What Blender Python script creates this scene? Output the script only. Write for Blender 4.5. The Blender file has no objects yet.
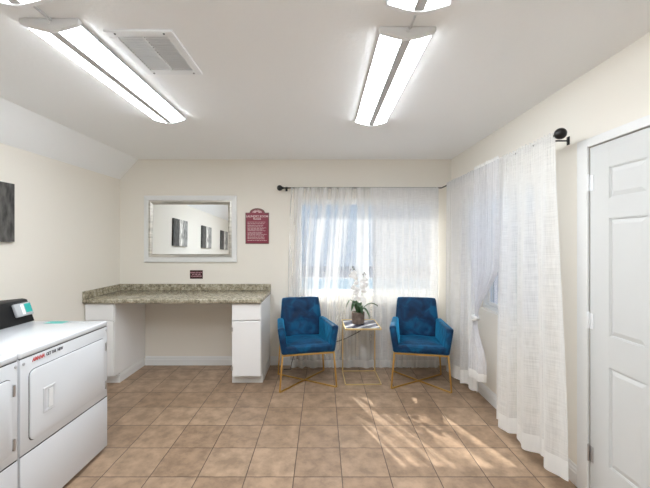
import bpy, bmesh, math, random
from mathutils import Vector, Matrix, Euler, noise
R = math.radians
random.seed(7)
sc = bpy.context.scene
col = sc.collection
F = 342.0; PX = 322.5; PY = 242.0; CH = 1.488      # focal length, horizon point and eye height read off the tile grid
XL, XR, YB, YF, CZ = -2.452, 1.558, 4.137, -1.7, 2.488
XS, ZS = -2.226, 2.244                              # sloped strip of ceiling on the left

# ------------------------------------------------------------------ materials
def new_mat(name):
    m = bpy.data.materials.new(name); m.use_nodes = True
    nt = m.node_tree; nt.nodes.clear()
    return m, nt, nt.nodes.new('ShaderNodeOutputMaterial')
def N(nt, t, **k):
    n = nt.nodes.new(t)
    for a, b in k.items():
        if a.startswith('i_'): n.inputs[a[2:].replace('_', ' ')].default_value = b
        else: setattr(n, a, b)
    return n
def col4(c): return (c[0], c[1], c[2], 1)
def pbr(name, c, rough=.5, metal=0, bump=0, bscale=100, var=0, vscale=5, sheen=0, spec=.5, coat=0, stretch=(1, 1, 1), bdist=.01):
    m, nt, out = new_mat(name)
    b = N(nt, 'ShaderNodeBsdfPrincipled')
    b.inputs['Base Color'].default_value = col4(c); b.inputs['Roughness'].default_value = rough
    b.inputs['Metallic'].default_value = metal; b.inputs['Sheen Weight'].default_value = sheen
    b.inputs['Specular IOR Level'].default_value = spec; b.inputs['Coat Weight'].default_value = coat
    tc = N(nt, 'ShaderNodeTexCoord'); mp = N(nt, 'ShaderNodeMapping'); mp.inputs['Scale'].default_value = stretch
    nt.links.new(tc.outputs['Object'], mp.inputs[0])
    if var:
        n = N(nt, 'ShaderNodeTexNoise'); n.inputs['Scale'].default_value = vscale; n.inputs['Detail'].default_value = 5
        r = N(nt, 'ShaderNodeMapRange'); r.inputs[1].default_value = .3; r.inputs[2].default_value = .7
        r.inputs[3].default_value = 1 - var; r.inputs[4].default_value = 1 + var
        mx = N(nt, 'ShaderNodeVectorMath', operation='SCALE'); mx.inputs[0].default_value = c[:3]
        nt.links.new(mp.outputs[0], n.inputs[0]); nt.links.new(n.outputs[0], r.inputs[0])
        nt.links.new(r.outputs[0], mx.inputs['Scale']); nt.links.new(mx.outputs[0], b.inputs['Base Color'])
    if bump:
        n = N(nt, 'ShaderNodeTexNoise'); n.inputs['Scale'].default_value = bscale; n.inputs['Detail'].default_value = 3
        bp = N(nt, 'ShaderNodeBump'); bp.inputs['Strength'].default_value = bump; bp.inputs['Distance'].default_value = bdist
        nt.links.new(mp.outputs[0], n.inputs[0]); nt.links.new(n.outputs[0], bp.inputs['Height'])
        nt.links.new(bp.outputs[0], b.inputs['Normal'])
    nt.links.new(b.outputs[0], out.inputs[0])
    return m
M = {}
M['wall'] = pbr('wall_paint', (.845, .81, .74), .75, bump=.12, bscale=60, bdist=.003)
M['ceil'] = pbr('ceiling_paint', (.92, .935, .945), .85, bump=.3, bscale=45, bdist=.004)
M['white'] = pbr('white_trim_paint', (.81, .82, .82), .4)
M['door'] = pbr('door_paint', (.66, .67, .665), .4)
M['cab'] = pbr('cabinet_paint', (.87, .87, .875), .35)
M['enamel'] = pbr('white_enamel', (.70, .725, .76), .22, coat=.3)
M['gap'] = pbr('dark_gap', (.03, .03, .035), .7)
M['black'] = pbr('black_plastic', (.006, .006, .007), .5, spec=.3)
M['iron'] = pbr('black_iron', (.02, .02, .02), .28, metal=.5)
M['chrome'] = pbr('steel', (.55, .55, .56), .3, metal=1)
M['silver'] = pbr('silver_leaf', (.62, .60, .56), .32, metal=.75, var=.25, vscale=14, stretch=(.3, 1, 3))
M['gold'] = pbr('brushed_gold', (.72, .47, .16), .33, metal=1)
M['palegold'] = pbr('pale_gold', (.80, .64, .34), .38, metal=.85)
M['grey'] = pbr('grey_plastic', (.45, .46, .48), .4)
M['lampgrey'] = pbr('lamp_grey', (.58, .59, .61), .5)
M['lampwhite'] = pbr('lamp_white', (.86, .88, .90), .45)
M['teal'] = pbr('teal_print', (.03, .42, .38), .35)
M['red'] = pbr('red_print', (.62, .05, .05), .5)
M['ink'] = pbr('black_print', (.04, .04, .05), .5)
M['maroon'] = pbr('maroon_plate', (.24, .026, .055), .38)
M['dkmaroon'] = pbr('dark_maroon_plate', (.045, .008, .010), .35)
M['signrim'] = pbr('sign_rim', (.16, .07, .06), .45)
M['signwhite'] = pbr('sign_lettering', (.80, .62, .62), .5)
M['signpink'] = pbr('small_sign_print', (.75, .42, .48), .5)
M['pot'] = pbr('rough_pot', (.17, .125, .10), .85, bump=.8, bscale=60, var=.35, vscale=25)
M['soil'] = pbr('moss', (.05, .06, .025), .9, bump=.8, bscale=80)
M['leaf'] = pbr('orchid_leaf', (.035, .10, .035), .35, var=.25, vscale=12)
M['stem'] = pbr('orchid_stem', (.10, .16, .06), .5)
M['petal'] = pbr('white_petal', (.86, .85, .84), .5, sheen=.2)
M['lip'] = pbr('petal_lip', (.62, .50, .45), .5)
M['bud'] = pbr('dark_bud', (.05, .03, .035), .5)
M['cord'] = pbr('black_cord', (.02, .02, .02), .5)
M['ext'] = pbr('pale_concrete', (.28, .28, .28), .85, var=.06, vscale=2)
M['extwall'] = pbr('pale_stucco', (.82, .80, .78), .8)
M['fence'] = pbr('grey_fence', (.20, .21, .25), .7)
M['eave'] = pbr('eave_paint', (.5, .5, .5), .7)
M['water'] = pbr('pool_water', (.10, .20, .25), .15)

def emis(name, c, s):
    m, nt, out = new_mat(name)
    e = N(nt, 'ShaderNodeEmission'); e.inputs[0].default_value = col4(c); e.inputs[1].default_value = s
    nt.links.new(e.outputs[0], out.inputs[0]); return m
M['lens'] = emis('led_lens', (.91, .96, 1.0), 29.5)

def mk_tile():
    m, nt, out = new_mat('ceramic_tile')
    tc = N(nt, 'ShaderNodeTexCoord'); mp = N(nt, 'ShaderNodeMapping')
    s = 1 / .305
    mp.inputs['Scale'].default_value = (s, s, 1); mp.inputs['Location'].default_value = (-.1233 * s, -3.386 * s, 0)
    nt.links.new(tc.outputs['Object'], mp.inputs[0])
    br = N(nt, 'ShaderNodeTexBrick'); br.offset = 0; br.squash = 1
    for k, v in (('Scale', 1), ('Mortar Size', .011), ('Mortar Smooth', .3), ('Bias', 0), ('Brick Width', 1), ('Row Height', 1)):
        br.inputs[k].default_value = v
    br.inputs['Color1'].default_value = col4((.38, .265, .180)); br.inputs['Color2'].default_value = col4((.305, .206, .136))
    br.inputs['Mortar'].default_value = col4((.085, .055, .04))
    nt.links.new(mp.outputs[0], br.inputs['Vector'])
    n1 = N(nt, 'ShaderNodeTexNoise'); n1.inputs['Scale'].default_value = 9; n1.inputs['Detail'].default_value = 8; n1.inputs['Roughness'].default_value = .65
    # every tile carries its own cloud pattern: shift the noise by the tile's number
    fl = N(nt, 'ShaderNodeVectorMath', operation='FLOOR'); nt.links.new(mp.outputs[0], fl.inputs[0])
    sc2 = N(nt, 'ShaderNodeVectorMath', operation='SCALE'); sc2.inputs['Scale'].default_value = 3.7; nt.links.new(fl.outputs[0], sc2.inputs[0])
    ad = N(nt, 'ShaderNodeVectorMath', operation='ADD'); nt.links.new(tc.outputs['Object'], ad.inputs[0]); nt.links.new(sc2.outputs[0], ad.inputs[1])
    nt.links.new(ad.outputs[0], n1.inputs[0])
    rg = N(nt, 'ShaderNodeMapRange'); rg.inputs[1].default_value = .38; rg.inputs[2].default_value = .62; rg.inputs[3].default_value = .76; rg.inputs[4].default_value = 1.20
    nt.links.new(n1.outputs[0], rg.inputs[0])
    sm = N(nt, 'ShaderNodeVectorMath', operation='SCALE'); nt.links.new(br.outputs[0], sm.inputs[0]); nt.links.new(rg.outputs[0], sm.inputs['Scale'])
    b = N(nt, 'ShaderNodeBsdfPrincipled'); b.inputs['Roughness'].default_value = .42; b.inputs['Specular IOR Level'].default_value = .4
    nt.links.new(sm.outputs[0], b.inputs['Base Color'])
    inv = N(nt, 'ShaderNodeMath', operation='SUBTRACT'); inv.inputs[0].default_value = 1; nt.links.new(br.outputs['Fac'], inv.inputs[1])
    bp = N(nt, 'ShaderNodeBump'); bp.inputs['Strength'].default_value = .5; bp.inputs['Distance'].default_value = .003
    nt.links.new(inv.outputs[0], bp.inputs['Height']); nt.links.new(bp.outputs[0], b.inputs['Normal'])
    nt.links.new(b.outputs[0], out.inputs[0]); return m
M['tile'] = mk_tile()

def ramp(nt, src, stops):
    r = N(nt, 'ShaderNodeValToRGB'); e = r.color_ramp.elements
    e[0].position, e[0].color = stops[0][0], col4(stops[0][1]); e[1].position, e[1].color = stops[-1][0], col4(stops[-1][1])
    for p, c in stops[1:-1]:
        x = e.new(p); x.color = col4(c)
    nt.links.new(src, r.inputs[0]); return r
def mk_granite():
    m, nt, out = new_mat('granite')
    tc = N(nt, 'ShaderNodeTexCoord')
    n = N(nt, 'ShaderNodeTexNoise'); n.inputs['Scale'].default_value = 30; n.inputs['Detail'].default_value = 7; n.inputs['Roughness'].default_value = .75
    nt.links.new(tc.outputs['Object'], n.inputs[0])
    r = ramp(nt, n.outputs[0], [(.30, (.07, .06, .045)), (.42, (.23, .20, .14)), (.52, (.41, .37, .275)), (.62, (.56, .52, .42)), (.75, (.72, .67, .56))])
    v = N(nt, 'ShaderNodeTexVoronoi'); v.inputs['Scale'].default_value = 55; nt.links.new(tc.outputs['Object'], v.inputs[0])
    r2 = ramp(nt, v.outputs['Distance'], [(.10, (.35, .32, .27)), (.35, (1, 1, 1))])
    mx = N(nt, 'ShaderNodeMix', data_type='RGBA', blend_type='MULTIPLY'); mx.inputs[0].default_value = .8
    nt.links.new(r.outputs[0], mx.inputs[6]); nt.links.new(r2.outputs[0], mx.inputs[7])
    b = N(nt, 'ShaderNodeBsdfPrincipled'); b.inputs['Roughness'].default_value = .2
    nt.links.new(mx.outputs[2], b.inputs['Base Color']); nt.links.new(b.outputs[0], out.inputs[0]); return m
M['granite'] = mk_granite()
def mk_marble():
    m, nt, out = new_mat('grey_veined_marble')
    tc = N(nt, 'ShaderNodeTexCoord'); mp = N(nt, 'ShaderNodeMapping'); mp.inputs['Rotation'].default_value = (0, 0, R(50))
    nt.links.new(tc.outputs['Object'], mp.inputs[0])
    w = N(nt, 'ShaderNodeTexWave'); w.inputs['Scale'].default_value = 2.2; w.inputs['Distortion'].default_value = 5; w.inputs['Detail'].default_value = 4
    nt.links.new(mp.outputs[0], w.inputs[0])
    r = ramp(nt, w.outputs['Fac'], [(.0, (.05, .06, .10)), (.55, (.12, .13, .18)), (.8, (.40, .41, .47)), (1, (.80, .80, .82))])
    b = N(nt, 'ShaderNodeBsdfPrincipled'); b.inputs['Roughness'].default_value = .12
    nt.links.new(r.outputs[0], b.inputs['Base Color']); nt.links.new(b.outputs[0], out.inputs[0]); return m
M['marble'] = mk_marble()
def mk_velvet():
    m, nt, out = new_mat('blue_velvet')
    tc = N(nt, 'ShaderNodeTexCoord')
    n = N(nt, 'ShaderNodeTexNoise'); n.inputs['Scale'].default_value = 9; n.inputs['Detail'].default_value = 4; n.inputs['Distortion'].default_value = .6
    nt.links.new(tc.outputs['Object'], n.inputs[0])
    r = ramp(nt, n.outputs[0], [(.35, (.0, .018, .060)), (.55, (.0, .040, .115)), (.68, (.0, .085, .20))])
    b = N(nt, 'ShaderNodeBsdfPrincipled'); b.inputs['Roughness'].default_value = .62; b.inputs['Sheen Weight'].default_value = .9
    b.inputs['Sheen Roughness'].default_value = .35; b.inputs['Sheen Tint'].default_value = (.05, .55, 1, 1); b.inputs['Specular IOR Level'].default_value = .3
    nt.links.new(r.outputs[0], b.inputs['Base Color'])
    n2 = N(nt, 'ShaderNodeTexNoise'); n2.inputs['Scale'].default_value = 14; n2.inputs['Detail'].default_value = 3
    bp = N(nt, 'ShaderNodeBump'); bp.inputs['Strength'].default_value = .35; bp.inputs['Distance'].default_value = .02
    nt.links.new(tc.outputs['Object'], n2.inputs[0]); nt.links.new(n2.outputs[0], bp.inputs['Height']); nt.links.new(bp.outputs[0], b.inputs['Normal'])
    nt.links.new(b.outputs[0], out.inputs[0]); return m
M['velvet'] = mk_velvet()
def mk_canvas():
    m, nt, out = new_mat('abstract_canvas')
    tc = N(nt, 'ShaderNodeTexCoord'); sp = N(nt, 'ShaderNodeSeparateXYZ'); nt.links.new(tc.outputs['Object'], sp.inputs[0])
    r = ramp(nt, N_add(nt, sp.outputs['Y'], .5), [(.30, (.28, .28, .27)), (.42, (.34, .33, .31)), (.45, (.66, .64, .60)), (.54, (.62, .60, .56)), (.57, (.09, .085, .08)), (1, (.06, .062, .06))])
    n = N(nt, 'ShaderNodeTexNoise'); n.inputs['Scale'].default_value = 26; n.inputs['Detail'].default_value = 6
    mp = N(nt, 'ShaderNodeMapping'); mp.inputs['Scale'].default_value = (1, 1, .35); nt.links.new(tc.outputs['Object'], mp.inputs[0]); nt.links.new(mp.outputs[0], n.inputs[0])
    rg = N(nt, 'ShaderNodeMapRange'); rg.inputs[1].default_value = .35; rg.inputs[2].default_value = .65; rg.inputs[3].default_value = .45; rg.inputs[4].default_value = 1.6
    nt.links.new(n.outputs[0], rg.inputs[0])
    sm = N(nt, 'ShaderNodeVectorMath', operation='SCALE'); nt.links.new(r.outputs[0], sm.inputs[0]); nt.links.new(rg.outputs[0], sm.inputs['Scale'])
    b = N(nt, 'ShaderNodeBsdfPrincipled'); b.inputs['Roughness'].default_value = .7
    nt.links.new(sm.outputs[0], b.inputs['Base Color']); nt.links.new(b.outputs[0], out.inputs[0]); return m
def N_add(nt, s, v):
    a = N(nt, 'ShaderNodeMath', operation='ADD'); nt.links.new(s, a.inputs[0]); a.inputs[1].default_value = v; return a.outputs[0]
M['canvas'] = mk_canvas()
def mk_mirror():
    m, nt, out = new_mat('mirror_glass')
    g = N(nt, 'ShaderNodeBsdfGlossy'); g.inputs['Color'].default_value = (.93, .965, .985, 1); g.inputs['Roughness'].default_value = .0
    nt.links.new(g.outputs[0], out.inputs[0]); return m
M['mirror'] = mk_mirror()
def mk_glass():
    m, nt, out = new_mat('window_glass')
    t = N(nt, 'ShaderNodeBsdfTransparent'); t.inputs[0].default_value = (.95, .97, .97, 1)
    g = N(nt, 'ShaderNodeBsdfGlossy'); g.inputs['Roughness'].default_value = .02
    ge = N(nt, 'ShaderNodeNewGeometry'); dt = N(nt, 'ShaderNodeVectorMath', operation='DOT_PRODUCT'); nt.links.new(ge.outputs['Normal'], dt.inputs[0]); nt.links.new(ge.outputs['Incoming'], dt.inputs[1])
    ab = N(nt, 'ShaderNodeMath', operation='ABSOLUTE'); nt.links.new(dt.outputs['Value'], ab.inputs[0])
    om = N(nt, 'ShaderNodeMath', operation='SUBTRACT', use_clamp=True); om.inputs[0].default_value = 1; nt.links.new(ab.outputs[0], om.inputs[1])
    p5 = N(nt, 'ShaderNodeMath', operation='POWER'); nt.links.new(om.outputs[0], p5.inputs[0]); p5.inputs[1].default_value = 5
    f = N(nt, 'ShaderNodeMath', operation='MULTIPLY_ADD', use_clamp=True); nt.links.new(p5.outputs[0], f.inputs[0]); f.inputs[1].default_value = .96; f.inputs[2].default_value = .04
    mx = N(nt, 'ShaderNodeMixShader'); nt.links.new(f.outputs[0], mx.inputs[0]); nt.links.new(t.outputs[0], mx.inputs[1]); nt.links.new(g.outputs[0], mx.inputs[2])
    nt.links.new(mx.outputs[0], out.inputs[0]); return m
M['glass'] = mk_glass()
def mk_sheer(name, cover, c=(.88, .88, .88), weave=.12, stripes=0, axis='X', trans=.5, ws=130, sfreq=8):
    """Woven voile: part open weave, part thread; it closes up where seen or lit at a slant."""
    m, nt, out = new_mat(name)
    ge = N(nt, 'ShaderNodeNewGeometry')
    dt = N(nt, 'ShaderNodeVectorMath', operation='DOT_PRODUCT'); nt.links.new(ge.outputs['Normal'], dt.inputs[0]); nt.links.new(ge.outputs['Incoming'], dt.inputs[1])
    ab = N(nt, 'ShaderNodeMath', operation='ABSOLUTE'); nt.links.new(dt.outputs['Value'], ab.inputs[0])
    mxn = N(nt, 'ShaderNodeMath', operation='MAXIMUM'); nt.links.new(ab.outputs[0], mxn.inputs[0]); mxn.inputs[1].default_value = .15
    iv = N(nt, 'ShaderNodeMath', operation='DIVIDE'); iv.inputs[0].default_value = 1; nt.links.new(mxn.outputs[0], iv.inputs[1])
    tc = N(nt, 'ShaderNodeTexCoord')
    base = None
    cur = None
    def nz(scale, st, amp, lo=.3, hi=.7, det=3):
        mp = N(nt, 'ShaderNodeMapping'); mp.inputs['Scale'].default_value = st; nt.links.new(tc.outputs['UV'], mp.inputs[0])
        n = N(nt, 'ShaderNodeTexNoise'); n.inputs['Scale'].default_value = scale; n.inputs['Detail'].default_value = det; nt.links.new(mp.outputs[0], n.inputs[0])
        r = N(nt, 'ShaderNodeMapRange'); r.inputs[1].default_value = lo; r.inputs[2].default_value = hi; r.inputs[3].default_value = -amp; r.inputs[4].default_value = amp
        nt.links.new(n.outputs[0], r.inputs[0]); return r.outputs[0]
    a1 = N(nt, 'ShaderNodeMath', operation='ADD'); nt.links.new(nz(ws, (1, .06, 1), weave), a1.inputs[0]); nt.links.new(nz(ws, (.06, 1, 1), weave), a1.inputs[1])
    cur = a1.outputs[0]
    if stripes:
        a2 = N(nt, 'ShaderNodeMath', operation='ADD'); nt.links.new(cur, a2.inputs[0]); nt.links.new(nz(sfreq, (1, .05, 1), stripes, .40, .60, 1), a2.inputs[1]); cur = a2.outputs[0]
    # open fraction = (1 - cover) ^ (1/cos)
    op = N(nt, 'ShaderNodeMath', operation='SUBTRACT', use_clamp=True); op.inputs[0].default_value = 1 - cover; nt.links.new(cur, op.inputs[1])
    pw = N(nt, 'ShaderNodeMath', operation='POWER', use_clamp=True); nt.links.new(op.outputs[0], pw.inputs[0]); nt.links.new(iv.outputs[0], pw.inputs[1])
    d = N(nt, 'ShaderNodeBsdfDiffuse'); d.inputs[0].default_value = col4(c)
    tl = N(nt, 'ShaderNodeBsdfTranslucent'); tl.inputs[0].default_value = col4(c)
    m1 = N(nt, 'ShaderNodeMixShader'); m1.inputs[0].default_value = trans; nt.links.new(d.outputs[0], m1.inputs[1]); nt.links.new(tl.outputs[0], m1.inputs[2])
    tr = N(nt, 'ShaderNodeBsdfTransparent')
    m2 = N(nt, 'ShaderNodeMixShader'); nt.links.new(pw.outputs[0], m2.inputs[0]); nt.links.new(m1.outputs[0], m2.inputs[1]); nt.links.new(tr.outputs[0], m2.inputs[2])
    nt.links.new(m2.outputs[0], out.inputs[0]); return m
M['sheerL'] = mk_sheer('voile_open', .52, c=(.82, .82, .82), weave=.02, stripes=.27, sfreq=9, trans=.24)
M['sheerR'] = mk_sheer('voile_dense', .80, c=(.82, .82, .82), weave=.06, trans=.13)
M['sheerA'] = mk_sheer('voile_side', .62, c=(.84, .84, .85), weave=.05)
M['sheerB'] = mk_sheer('voile_tied', .62, c=(.84, .84, .86), weave=.05)
M['linen'] = mk_sheer('linen_weave', .73, c=(.87, .865, .85), weave=.07, trans=.35)
M['hem'] = mk_sheer('hem_double', .96, c=(.88, .88, .87), weave=.02, trans=.3)

# ------------------------------------------------------------------ mesh helpers
class MB:
    def __init__(s): s.bm = bmesh.new(); s.uv = None
    def faces(s, vs, fs):
        v = [s.bm.verts.new(p) for p in vs]
        for f in fs:
            try: s.bm.faces.new([v[i] for i in f])
            except ValueError: pass
        return v
    def hexa(s, c, bevel=0, seg=2):
        """8 corners: bottom 4 CCW then top 4 CCW"""
        t = bmesh.new(); v = [t.verts.new(p) for p in c]
        for f in ((3, 2, 1, 0), (4, 5, 6, 7), (0, 1, 5, 4), (1, 2, 6, 5), (2, 3, 7, 6), (3, 0, 4, 7)): t.faces.new([v[i] for i in f])
        if bevel: bmesh.ops.bevel(t, geom=t.edges[:] , offset=bevel, segments=seg, profile=.5, affect='EDGES', clamp_overlap=True)
        s.merge(t); return s
    def box(s, x0, x1, y0, y1, z0, z1, bevel=0, seg=2):
        return s.hexa([(x0, y0, z0), (x1, y0, z0), (x1, y1, z0), (x0, y1, z0), (x0, y0, z1), (x1, y0, z1), (x1, y1, z1), (x0, y1, z1)], bevel, seg)
    def merge(s, t, mat=None):
        if mat is not None: bmesh.ops.transform(t, matrix=mat, verts=t.verts[:])
        me = bpy.data.meshes.new('tmp'); t.to_mesh(me); t.free(); s.bm.from_mesh(me); bpy.data.meshes.remove(me); return s
    def tube(s, pts, r, n=10, cap=True):
        pts = [Vector(p) for p in pts]; rings = []; up = None
        rr = r if isinstance(r, (list, tuple)) else [r] * len(pts)
        for i, p in enumerate(pts):
            d = (pts[min(i + 1, len(pts) - 1)] - pts[max(i - 1, 0)]).normalized()
            if up is None:
                up = Vector((0, 0, 1)) if abs(d.z) < .9 else Vector((1, 0, 0))
            a = d.cross(up).normalized(); b = a.cross(d).normalized(); up = b
            rings.append([s.bm.verts.new(p + (a * math.cos(2 * math.pi * k / n) + b * math.sin(2 * math.pi * k / n)) * rr[i]) for k in range(n)])
        for i in range(len(pts) - 1):
            for k in range(n): s.bm.faces.new((rings[i][k], rings[i][(k + 1) % n], rings[i + 1][(k + 1) % n], rings[i + 1][k]))
        if cap: s.bm.faces.new(rings[0][::-1]); s.bm.faces.new(rings[-1])
        return s
    def bar(s, a, b, w, h, up=(0, 0, 1)):
        """rectangular bar from a to b"""
        a = Vector(a); b = Vector(b); d = (b - a).normalized(); u = Vector(up)
        if abs(d.dot(u)) > .95: u = Vector((0, 1, 0))
        x = d.cross(u).normalized() * w / 2; z = x.cross(d).normalized() * h / 2
        c = [a - x - z, a + x - z, b + x - z, b - x - z, a - x + z, a + x + z, b + x + z, b - x + z]
        return s.hexa(c, min(w, h) * .2, 2)
    def lathe(s, prof, c=(0, 0, 0), n=24, axis='Z'):
        rings = []
        for r, z in prof:
            ring = []
            for k in range(n):
                a = 2 * math.pi * k / n; x, y = r * math.cos(a), r * math.sin(a)
                p = {'Z': (x, y, z), 'X': (z, x, y), 'Y': (x, z, y)}[axis]
                ring.append(s.bm.verts.new((c[0] + p[0], c[1] + p[1], c[2] + p[2])))
            rings.append(ring)
        for i in range(len(rings) - 1):
            for k in range(n): s.bm.faces.new((rings[i][k], rings[i][(k + 1) % n], rings[i + 1][(k + 1) % n], rings[i + 1][k]))
        if prof[0][0] > 1e-6: s.bm.faces.new(rings[0][::-1])
        if prof[-1][0] > 1e-6: s.bm.faces.new(rings[-1])
        return s
    def prism(s, poly, axis, a, b, bevel=0):
        """2-D polygon extruded along an axis; poly in the other two coordinates in x,y,z order"""
        t = bmesh.new()
        def P(q, w): return {'X': (w, q[0], q[1]), 'Y': (q[0], w, q[1]), 'Z': (q[0], q[1], w)}[axis]
        A = [t.verts.new(P(q, a)) for q in poly]; B = [t.verts.new(P(q, b)) for q in poly]; n = len(poly)
        t.faces.new(A); t.faces.new(B[::-1])
        for i in range(n): t.faces.new((A[i], B[i], B[(i + 1) % n], A[(i + 1) % n]))
        bmesh.ops.recalc_face_normals(t, faces=t.faces[:])
        if bevel: bmesh.ops.bevel(t, geom=t.edges[:], offset=bevel, segments=2, profile=.5, affect='EDGES')
        return s.merge(t)
    def build(s, name, mat, parent=None, smooth=False, flat_angle=35, recalc=True):
        if recalc: bmesh.ops.recalc_face_normals(s.bm, faces=s.bm.faces[:])
        off = wloc(parent)
        if off.length: bmesh.ops.translate(s.bm, vec=-off, verts=s.bm.verts[:])
        me = bpy.data.meshes.new(name); s.bm.to_mesh(me); s.bm.free()
        me.materials.append(mat)
        if smooth:
            me.shade_smooth()
            me.set_sharp_from_angle(angle=R(flat_angle))
        o = bpy.data.objects.new(name, me); col.objects.link(o); o.parent = parent
        return o
def wloc(o):
    v = Vector((0, 0, 0))
    while o is not None: v = v + o.location; o = o.parent
    return v
def tag(o, label=None, cat=None, group=None, kind=None):
    if label: o['label'] = label
    if cat: o['category'] = cat
    if group: o['group'] = group
    if kind: o['kind'] = kind
    return o
def thing(name, label, cat, loc=(0, 0, 0), rz=0, group=None):
    o = bpy.data.objects.new(name, None); col.objects.link(o); o.empty_display_size = .1
    o.location = loc; o.rotation_euler = (0, 0, rz); return tag(o, label, cat, group)
def struct(name, mb, mat, parent=None, **k):
    o = mb.build(name, mat, parent, **k)
    if parent is None: o['kind'] = 'structure'
    return o
def copy_tree(o, parent=None):
    c = o.copy(); col.objects.link(c); c.parent = parent
    for ch in [x for x in col.objects if x.parent is o]: copy_tree(ch, c)
    return c
def origin(o, loc):
    """move a mesh object's origin without moving the mesh"""
    v = Vector(loc); o.data.transform(Matrix.Translation(-v)); o.location = v; return o
def text_mesh(name, txt, size, mat, parent, pos, right, up, ext=.0006, align='CENTER', shear=0, sx=1.0, spacing=1.0):
    cu = bpy.data.curves.new(name, 'FONT'); cu.body = txt; cu.size = size; cu.align_x = align; cu.align_y = 'CENTER'
    cu.extrude = ext; cu.shear = shear; cu.space_line = spacing; cu.resolution_u = 3; cu.offset = size * .018
    o = bpy.data.objects.new(name, cu); col.objects.link(o)
    dg = bpy.context.evaluated_depsgraph_get(); dg.update()
    me = bpy.data.meshes.new_from_object(o.evaluated_get(dg)); bpy.data.objects.remove(o)
    r = Vector(right).normalized(); u = Vector(up).normalized(); n = r.cross(u)
    mt = Matrix(((r.x * sx, u.x, n.x, pos[0]), (r.y * sx, u.y, n.y, pos[1]), (r.z * sx, u.z, n.z, pos[2]), (0, 0, 0, 1)))
    me.transform(Matrix.Translation(-wloc(parent)) @ mt); me.materials.clear(); me.materials.append(mat); me.name = name
    ob = bpy.data.objects.new(name, me); col.objects.link(ob); ob.parent = parent; return ob

# ------------------------------------------------------------------ the room
T = .15
mb = MB(); mb.box(XL - T, XR + T, YF - T, YB + T, -.1, 0); struct('floor', mb, M['tile'])
mb = MB(); mb.prism([(XL - T, CZ + .1), (XL - T, ZS), (XL, ZS), (XS, CZ), (XR + T, CZ), (XR + T, CZ + .1)], 'Y', YF - T, YB + T)
struct('ceiling', mb, M['ceil'])
def wall_with_hole(axis, a0, a1, z1, b0, b1, h0, h1, hz0, hz1, extra=None):
    mb = MB()
    def bx(p0, p1, q0, q1):
        if p1 - p0 < 1e-4 or q1 - q0 < 1e-4: return
        if axis == 'X': mb.box(p0, p1, b0, b1, q0, q1)
        else: mb.box(b0, b1, p0, p1, q0, q1)
    bx(a0, h0, 0, z1); bx(h1, a1, 0, z1); bx(h0, h1, 0, hz0); bx(h0, h1, hz1, z1)
    return mb
# back wall with its window opening
WX0, WX1, WZ0, WZ1 = -.318, 1.405, .838, 2.012
mb = MB()
mb.prism([(XL, 0), (WX0, 0), (WX0, CZ), (XS, CZ), (XL, ZS)], 'Y', YB, YB + T)
mb.box(WX1, XR + T, YB, YB + T, 0, CZ); mb.box(WX0, WX1, YB, YB + T, 0, WZ0); mb.box(WX0, WX1, YB, YB + T, WZ1, CZ)
struct('wall_back', mb, M['wall'])
mb = MB(); mb.box(XL - T, XL, YF - T, YB + T, 0, ZS); struct('wall_left', mb, M['wall'])
mb = MB(); mb.prism([(XL, 0), (XR + T, 0), (XR + T, CZ), (XS, CZ), (XL, ZS)], 'Y', YF - T, YF); struct('wall_front', mb, M['wall'])
# right wall: window opening and door opening
RY0, RY1, RZ0, RZ1 = 2.38, 3.42, .838, 2.0
DY0, DY1, DZ = 1.175, 2.000, 2.045
mb = MB()
for (y0, y1, z0, z1) in ((YF, DY0, 0, CZ), (DY0, DY1, DZ, CZ), (DY1, RY0, 0, CZ), (RY0, RY1, 0, RZ0), (RY0, RY1, RZ1, CZ), (RY1, YB, 0, CZ)):
    mb.box(XR, XR + T, y0, y1, z0, z1)
struct('wall_right', mb, M['wall'])
# baseboards: stepped profile
def bb_prof(h=.108, t=.014): return [(0, 0), (t, 0), (t, h * .62), (t * .75, h * .66), (t * .75, h * .80), (t * .4, h * .86), (t * .4, h * .97), (0, h)]
def board_x(mb, x0, x1, yw, sgn, h=.108): mb.prism([(yw + sgn * d, z) for d, z in bb_prof(h)], 'X', x0, x1)
def board_y(mb, y0, y1, xw, sgn, h=.108): mb.prism([(xw + sgn * d, z) for d, z in bb_prof(h)], 'Y', y0, y1)
mb = MB(); board_x(mb, -2.140, -.957, YB, -1); board_x(mb, -.630, XR, YB, -1); struct('baseboard_back', mb, M['white'])
mb = MB(); board_y(mb, 2.078, YB - .014, XR, -1, .12); board_y(mb, YF, 1.10, XR, -1, .12); struct('baseboard_right', mb, M['white'])
mb = MB(); board_y(mb, YF, 3.505, XL, 1); struct('baseboard_left', mb, M['white'])
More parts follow.
